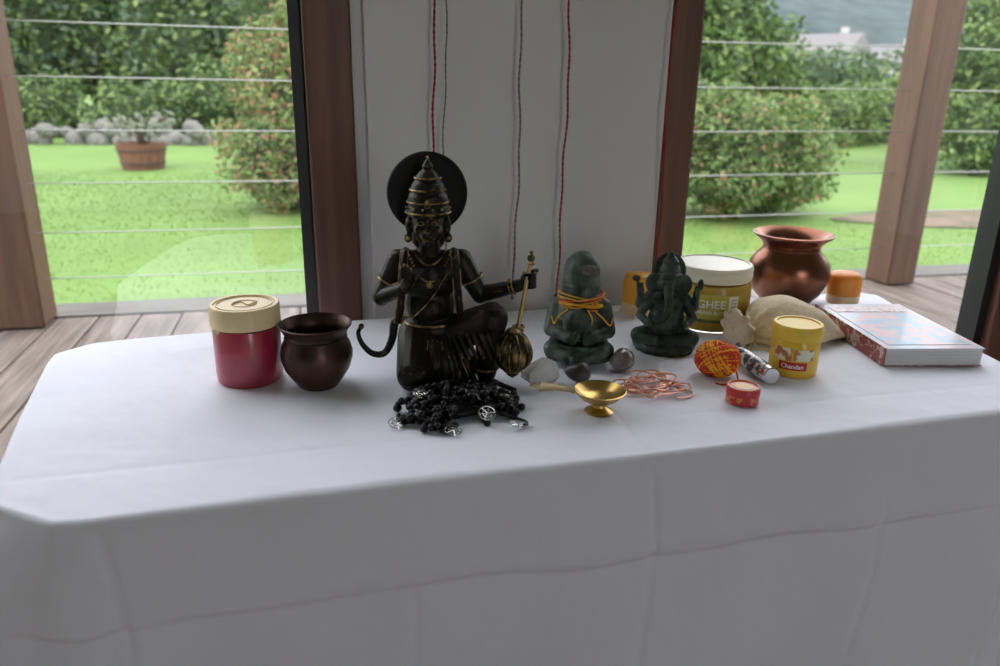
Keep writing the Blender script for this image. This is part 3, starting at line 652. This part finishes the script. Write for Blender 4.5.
# stones
def stone(name,x,y,r,m,seed,rz=0,seg=14,lump=.12,sharp=0):
    rn=random.Random(seed); b=MB(); b.ell((0,0,0),r,0,seg=seg,rings=max(5,seg//2)); ph=[rn.uniform(0,6) for _ in range(6)]; V=[]
    for v in b.v:
        n=Vector((v[0]/r[0],v[1]/r[1],v[2]/r[2])); f=1+lump*math.sin(n.x*3+ph[0])*math.sin(n.y*3.3+ph[1])+lump*.6*math.sin(n.z*4+n.x*2+ph[2]); V.append((v[0]*f,v[1]*f,v[2]*f))
    mz=min(v[2] for v in V); mz*= .9
    b.v=[(v[0],v[1],max(v[2]-mz,0)) for v in V]; return b.obj(name,[m],loc=(x,y,TZ),rotz=rz,sharp=sharp)
stone('quartz_crystal',.212,.700,(.023,.014,.014),mat('cloudy_quartz',(.88,.88,.86),.2,Transmission_Weight=.5,col2=(.68,.68,.68),scale=60,bump=.3),6,15,10,.16,25)
stone('dark_pebble',.255,.706,(.014,.012,.011),mat('dark_pebble',(.03,.026,.027),.3,col2=(.07,.06,.06),scale=40),3,10)
stone('brown_agate',.310,.724,(.0165,.012,.0125),mat('brown_agate',(.11,.085,.085),.15,col2=(.22,.19,.19),scale=50,Coat_Weight=.5),4,30)
# thread ball
e=empty('thread_ball',(.404,.690,TZ)); b=MB(); b.ell((0,0,.0185),(.0225,.022,.0175),0); rr=random.Random(21)
for k in range(100):
    g=k//10; rx=[10,70,120,40,95,150,20,80,60,130][g]+rr.uniform(-8,8); rz=[0,40,90,130,20,70,160,110,60,10][g]+rr.uniform(-8,8)
    R=Euler((math.radians(rx),0,math.radians(rz))).to_matrix(); pts=[]
    off=(k%10-4.5)*.0020+rr.uniform(-.0008,.0008); Rr=math.sqrt((.0228+.0001*g)**2-off**2)
    for i in range(30):
        a=2*math.pi*i/30; p=R@Vector((Rr*math.cos(a),Rr*math.sin(a),off)); pts.append((p.x,p.y,.0195+p.z*.79))
    b.tube(pts,.0010,(0 if (k%5==1 or g in(3,8)) else 1),5,closed=True)
b.tube(smoothpts([(.02,-.006,.006),(.012,-.024,.0015),(-.004,-.027,.0012),(-.012,-.022,.0012)],5),.001,1,5)
b.obj('wound_thread',[mat('gold_yellow_thread',(.88,.45,.02),.8),mat('scarlet_thread',(.68,.05,.015),.8,col2=(.58,.03,.01),scale=60)],parent=e)
# lighter
e=empty('pocket_lighter',(.450,.698,TZ),-2); b=MB()
b.tube([(0,-.042,.0095),(0,-.040,.0095),(0,.020,.0095)],[.0085,.0095,.0095],0,20); b.obj('lighter_body',[mat('printed_plastic',(.65,.62,.58),.25,col2=(.08,.09,.12),scale=90,lo=.45,hi=.50,Coat_Weight=.5)],parent=e)
b=MB(); b.tube([(0,.020,.0095),(0,.034,.0095)],[.0092,.0088],0,16); b.torus((0,.030,.016),.0042,.0018,1,(0,90,0),16,6); b.box((0,.036,.0115),(.008,.010,.006),2); b.lathe([(0,-.0429),(.0084,-.0429),(.0096,-.041),(.0096,-.034),(0,-.034)],c=(0,0,.0096),rot=(-90,0,0),m=0,seg=20)
b.obj('lighter_head',[mat('lighter_steel',(.7,.7,.7),.2,1.0),mat('spark_wheel',(.2,.2,.2),.4,.9),mat('red_button',(.5,.02,.02),.4)],parent=e,bevel=.0003)
# copper cord pile
M_pink=mat('copper_pink_cord',(.85,.46,.34),.35,.6,col2=(.62,.28,.19),scale=80)
b=MB(); rr=random.Random(36)
for k in range(9):
    cx,cy=rr.uniform(-.014,.014),rr.uniform(-.010,.010); R0=rr.uniform(.018,.031); ph=rr.uniform(0,6); q=rr.uniform(.60,.95); ang=rr.uniform(-.6,.6); pts=[]
    for i in range(60):
        a=2*math.pi*i/60; r=R0*(1+.20*math.sin(3*a+ph)+.12*math.sin(5*a+2*ph)+.06*math.sin(8*a+ph)); x,y=r*math.cos(a),r*q*math.sin(a)
        pts.append((cx+x*math.cos(ang)-y*math.sin(ang),cy+x*math.sin(ang)+y*math.cos(ang),.0012+k*.0006+.0016*(1+math.sin(3*a+ph))))
    b.tube(pts,.0009,0,6,closed=True)
b.tube(smoothpts([(-.02,.005,.002),(-.034,.012,.0012),(-.042,.016,.0012),(-.046,.010,.0012)],5),.0010,0,6)
b.tube(smoothpts([(.02,-.005,.003),(.030,-.016,.0012),(.022,-.026,.0012),(.008,-.028,.0012)],5),.0010,0,6)
b.obj('copper_cord_bundle',[M_pink],loc=(.326,.666,TZ))
# black bead / tassel pile
M_bk=mat('black_cord',(.0025,.0025,.003),.32,Specular_IOR_Level=.3); M_sil=mat('silver_charm',(.75,.75,.74),.25,1.0)
e=empty('black_cord_mala_pile',(.117,.652,TZ),4); b=MB(); rr=random.Random(52)
def topz2(x,y): return .023-.019*((x/.06)**2+(y/.046)**2)
clumps=[(-.030,.012),(-.012,-.006),(.010,.014),(.030,.004),(-.040,-.014),(.020,-.022),(-.016,-.030),(.036,-.020),(0,.028),(.032,.026),(-.004,.004)]
for ci,(cx,cy) in enumerate(clumps):
    for k in range(5):
        x=cx+rr.uniform(-.009,.009); y=cy+rr.uniform(-.007,.007); th=rr.uniform(0,6.28); z=max(.003,topz2(x,y)*rr.uniform(.4,1.1)); pts=[(x,y,z)]
        for s_ in range(rr.choice([8,10,14])):
            th+=rr.uniform(-.8,.8); x+=.0045*math.cos(th); y+=.0045*math.sin(th)
            if (x/.062)**2+(y/.048)**2>1: th+=2.4; x*=.92; y*=.92
            z=max(.0030,min(z+rr.uniform(-.005,.004),topz2(x,y)+.003)); pts.append((x,y,z))
        sp_=smoothpts(pts,4); r0=rr.uniform(.0014,.0020); b.tube(sp_,r0,0,7)
        for j in range(1,len(pts)-1):
            if (j+k)%2==0: b.ell(pts[j],(rr.uniform(.0026,.0038),)*3,0,seg=9,rings=7)
        b.ell(pts[-1],(rr.uniform(.0032,.0048),)*2+(.0038,),0,seg=10,rings=8)
b.tube(smoothpts([(.03,.016,.014),(.042,.026,.016),(.050,.034,.010),(.060,.036,.004),(.066,.028,.003)],5),.0026,0,7)
b.tube(smoothpts([(-.04,-.012,.008),(-.052,-.020,.005),(-.058,-.012,.003),(-.056,.0,.003)],5),.0024,0,7)
b.tube(smoothpts([(.03,-.024,.008),(.044,-.036,.004),(.052,-.046,.003),(.048,-.052,.003)],5),.0022,0,7)
b.ell((0,0,.0085),(.038,.026,.0080),0)
b.obj('cords',[M_bk],parent=e)
b=MB()
for (x,y,z,rx,rz) in((-.061,-.018,.004,25,0),(-.016,-.047,.0045,20,30),(.043,-.050,.0045,15,80),(.047,-.008,.010,35,10),(-.035,.000,.022,30,60),(.018,-.036,.012,60,0)):
    b.torus((x,y,z),.0075,.0005,0,(rx*.5,0,rz),24,6); b.torus((x,y,z),.0042,.0004,0,(rx*.5,0,rz),18,5)
    R=Euler((math.radians(rx*.5),0,math.radians(rz))).to_matrix()
    for k in range(6):
        p=R@Vector((.0075*math.cos(k*math.pi/3),.0075*math.sin(k*math.pi/3),0)); b.tube([(x,y,z),(x+p.x,y+p.y,z+p.z)],.0004,0,5)
b.obj('silver_charms',[M_sil],parent=e)
# pouch
M_jute=mat('natural_cotton_jute',(.80,.67,.48),.9,col2=(.68,.55,.37),scale=200,bump=.5,bscale=500)
e=empty('drawstring_pouch',(.478,.782,TZ),8); b=MB(); prof=[(0,.028,.022),(.008,.023,.019),(.018,.0105,.012),(.027,.018,.019),(.042,.037,.027),(.065,.047,.030),(.092,.048,.027),(.115,.043,.019),(.132,.037,.010),(.140,.032,.004)]
PP=smoothpts([Vector(p) for p in prof],5); vs=[];fs=[];sg=72
for i,p in enumerate(PP):
    for j in range(sg):
        a=2*math.pi*j/sg; nk=math.exp(-((p.x-.016)/.02)**2); w=1+.20*nk*math.cos(9*a+p.x*60)+.03*math.sin(5*a+p.x*90)+.02*math.sin(3*a-p.x*50)
        ca,sa=math.cos(a),math.sin(a); ca=math.copysign(abs(ca)**.85,ca)
        z=p.z*sa*w; cz=p.z*.72+nk*.004
        vs.append((p.x,p.y*ca*w,max(z+cz,.0004)))
for i in range(len(PP)-1):
    for j in range(sg): k=(j+1)%sg; fs.append((i*sg+j,i*sg+k,(i+1)*sg+k,(i+1)*sg+j))
fs.append(tuple((len(PP)-1)*sg+j for j in range(sg)))
c0=len(vs); vs.append((.010,0,.016)); fs+=[(j,(j+1)%sg,c0) for j in range(sg)]
b.add(vs,fs); b.obj('bag',[M_jute],parent=e,sharp=60)
b=MB(); b.torus((.018,0,.0125),.0120,.0012,0,(0,90,0),24,6,(1,1,1)); b.torus((.020,0,.0125),.0120,.0012,0,(0,88,6),24,6)
b.tube(smoothpts([(.018,-.011,.012),(.012,-.026,.003),(.026,-.040,.0013),(.048,-.052,.0013),(.060,-.050,.0013)],6),.0012,0,6)
b.tube(smoothpts([(.018,-.011,.010),(.004,-.024,.002),(-.010,-.018,.0013),(-.016,-.028,.0013)],6),.0012,0,6)
b.obj('drawstring',[mat('cotton_string',(.7,.6,.42),.8)],parent=e)
# book
M_cov=mat('book_cover_art',(.60,.70,.80),.35,col2=(.80,.66,.70),scale=22,lo=.38,hi=.62,Coat_Weight=.2,detail=8); M_page=mat('book_pages',(.66,.66,.67),.8,col2=(.55,.55,.56),scale=400,stretch=(.02,.02,1)); M_spine=mat('book_spine',(.30,.07,.06),.4,col2=(.62,.50,.42),scale=110,lo=.5,hi=.58)
e=empty('paperback_book',(.676,.757,TZ),-10); w,h,t=.114,.176,.021
b=MB(); b.box((0,0,t/2),(w-.003,h-.002,t-.0016)); b.obj('page_block',[M_page],parent=e)
b=MB(); b.box((0,0,t-.0004),(w,h,.0008)); b.obj('front_cover',[M_cov],parent=e); b=MB(); b.box((0,0,.0004),(w,h,.0008)); b.box((-w/2-.0002,0,t/2),(.0012,h,t)); b.obj('spine_and_back_cover',[M_spine],parent=e)
b=MB(); b.box((.0,-.016,t+.0003),(.098,.120,.0005)); b.obj('cover_picture',[mat('cover_picture',(.42,.62,.78),.35,col2=(.82,.58,.62),scale=50,lo=.42,hi=.58,detail=8,Coat_Weight=.2)],parent=e)
b=MB(); b.box((0,.062,t+.0003),(.095,.022,.0005)); b.obj('cover_title',[mat('cover_title_print',(.75,.45,.42),.3,col2=(.80,.80,.80),scale=140,lo=.46,hi=.50)],parent=e)
# ------------------------------------------------------------ hanging cords
M_rc=mat('red_cord',(.38,.02,.035),.7,col2=(.25,.012,.025),scale=200); M_gc=mat('grey_twine',(.27,.22,.20),.8,col2=(.18,.14,.13),scale=200)
def hang(name,x,z0,m,r,seed,y=.983,slant=0):
    b=MB(); rn=random.Random(seed); ph=[rn.uniform(0,6) for _ in range(4)]
    for st in(0,1):
        pts=[]
        n=420
        for i in range(n+1):
            z=2.4-(2.4-z0)*i/n; wob=.0022*math.sin(z*9+ph[0])+.0013*math.sin(z*27+ph[1])+.0009*math.sin(z*71+ph[2]); a=z*420+st*math.pi
            pts.append((wob+slant*(z-.8)+r*.6*math.cos(a),r*.6*math.sin(a),z))
        b.tube(pts,r*.8,0,5)
    b.ell((pts[-1][0],pts[-1][1],z0),(r*2,r*2,r*2.5),0,seg=8,rings=6)
    b.obj(name,[m],loc=(x,y,0))
hang('hanging_red_cord',.145,.462,M_rc,.0013,1); hang('hanging_grey_cord',.161,.462,M_gc,.0009,2); hang('hanging_grey_cord.001',.255,.462,M_gc,.0012,3)
hang('hanging_red_cord.001',.317,.462,M_rc,.0013,4); hang('hanging_red_cord.002',.461,.47,M_rc,.0013,5)

# ------------------------------------------------------------ light
w=bpy.data.worlds.new('overcast_sky'); S.world=w; w.use_nodes=True
bg=w.node_tree.nodes['Background']; bg.inputs[0].default_value=(.93,.95,1.0,1); bg.inputs[1].default_value=4.4
l=bpy.data.lights.new('sun','SUN'); l.energy=1.8; l.angle=math.radians(14); l.color=(1,.95,.85)
o=bpy.data.objects.new('sun',l); S.collection.objects.link(o); o.rotation_euler=(math.radians(38),0,math.radians(-25))
# ------------------------------------------------------------ camera
cam=bpy.data.cameras.new('camera'); cam.sensor_width=23.5; cam.lens=18; cam.clip_start=.02; cam.clip_end=1000
co=bpy.data.objects.new('camera',cam); S.collection.objects.link(co)
R=Matrix.Rotation(math.radians(-13.5),3,'Z')@Matrix.Rotation(math.radians(71.5),3,'X')@Matrix.Rotation(math.radians(1.0),3,'Z')
co.matrix_world=Matrix.Translation((0,0,.75))@R.to_4x4()
cam.dof.use_dof=True; cam.dof.focus_distance=.80; cam.dof.aperture_fstop=4.0
S.camera=co
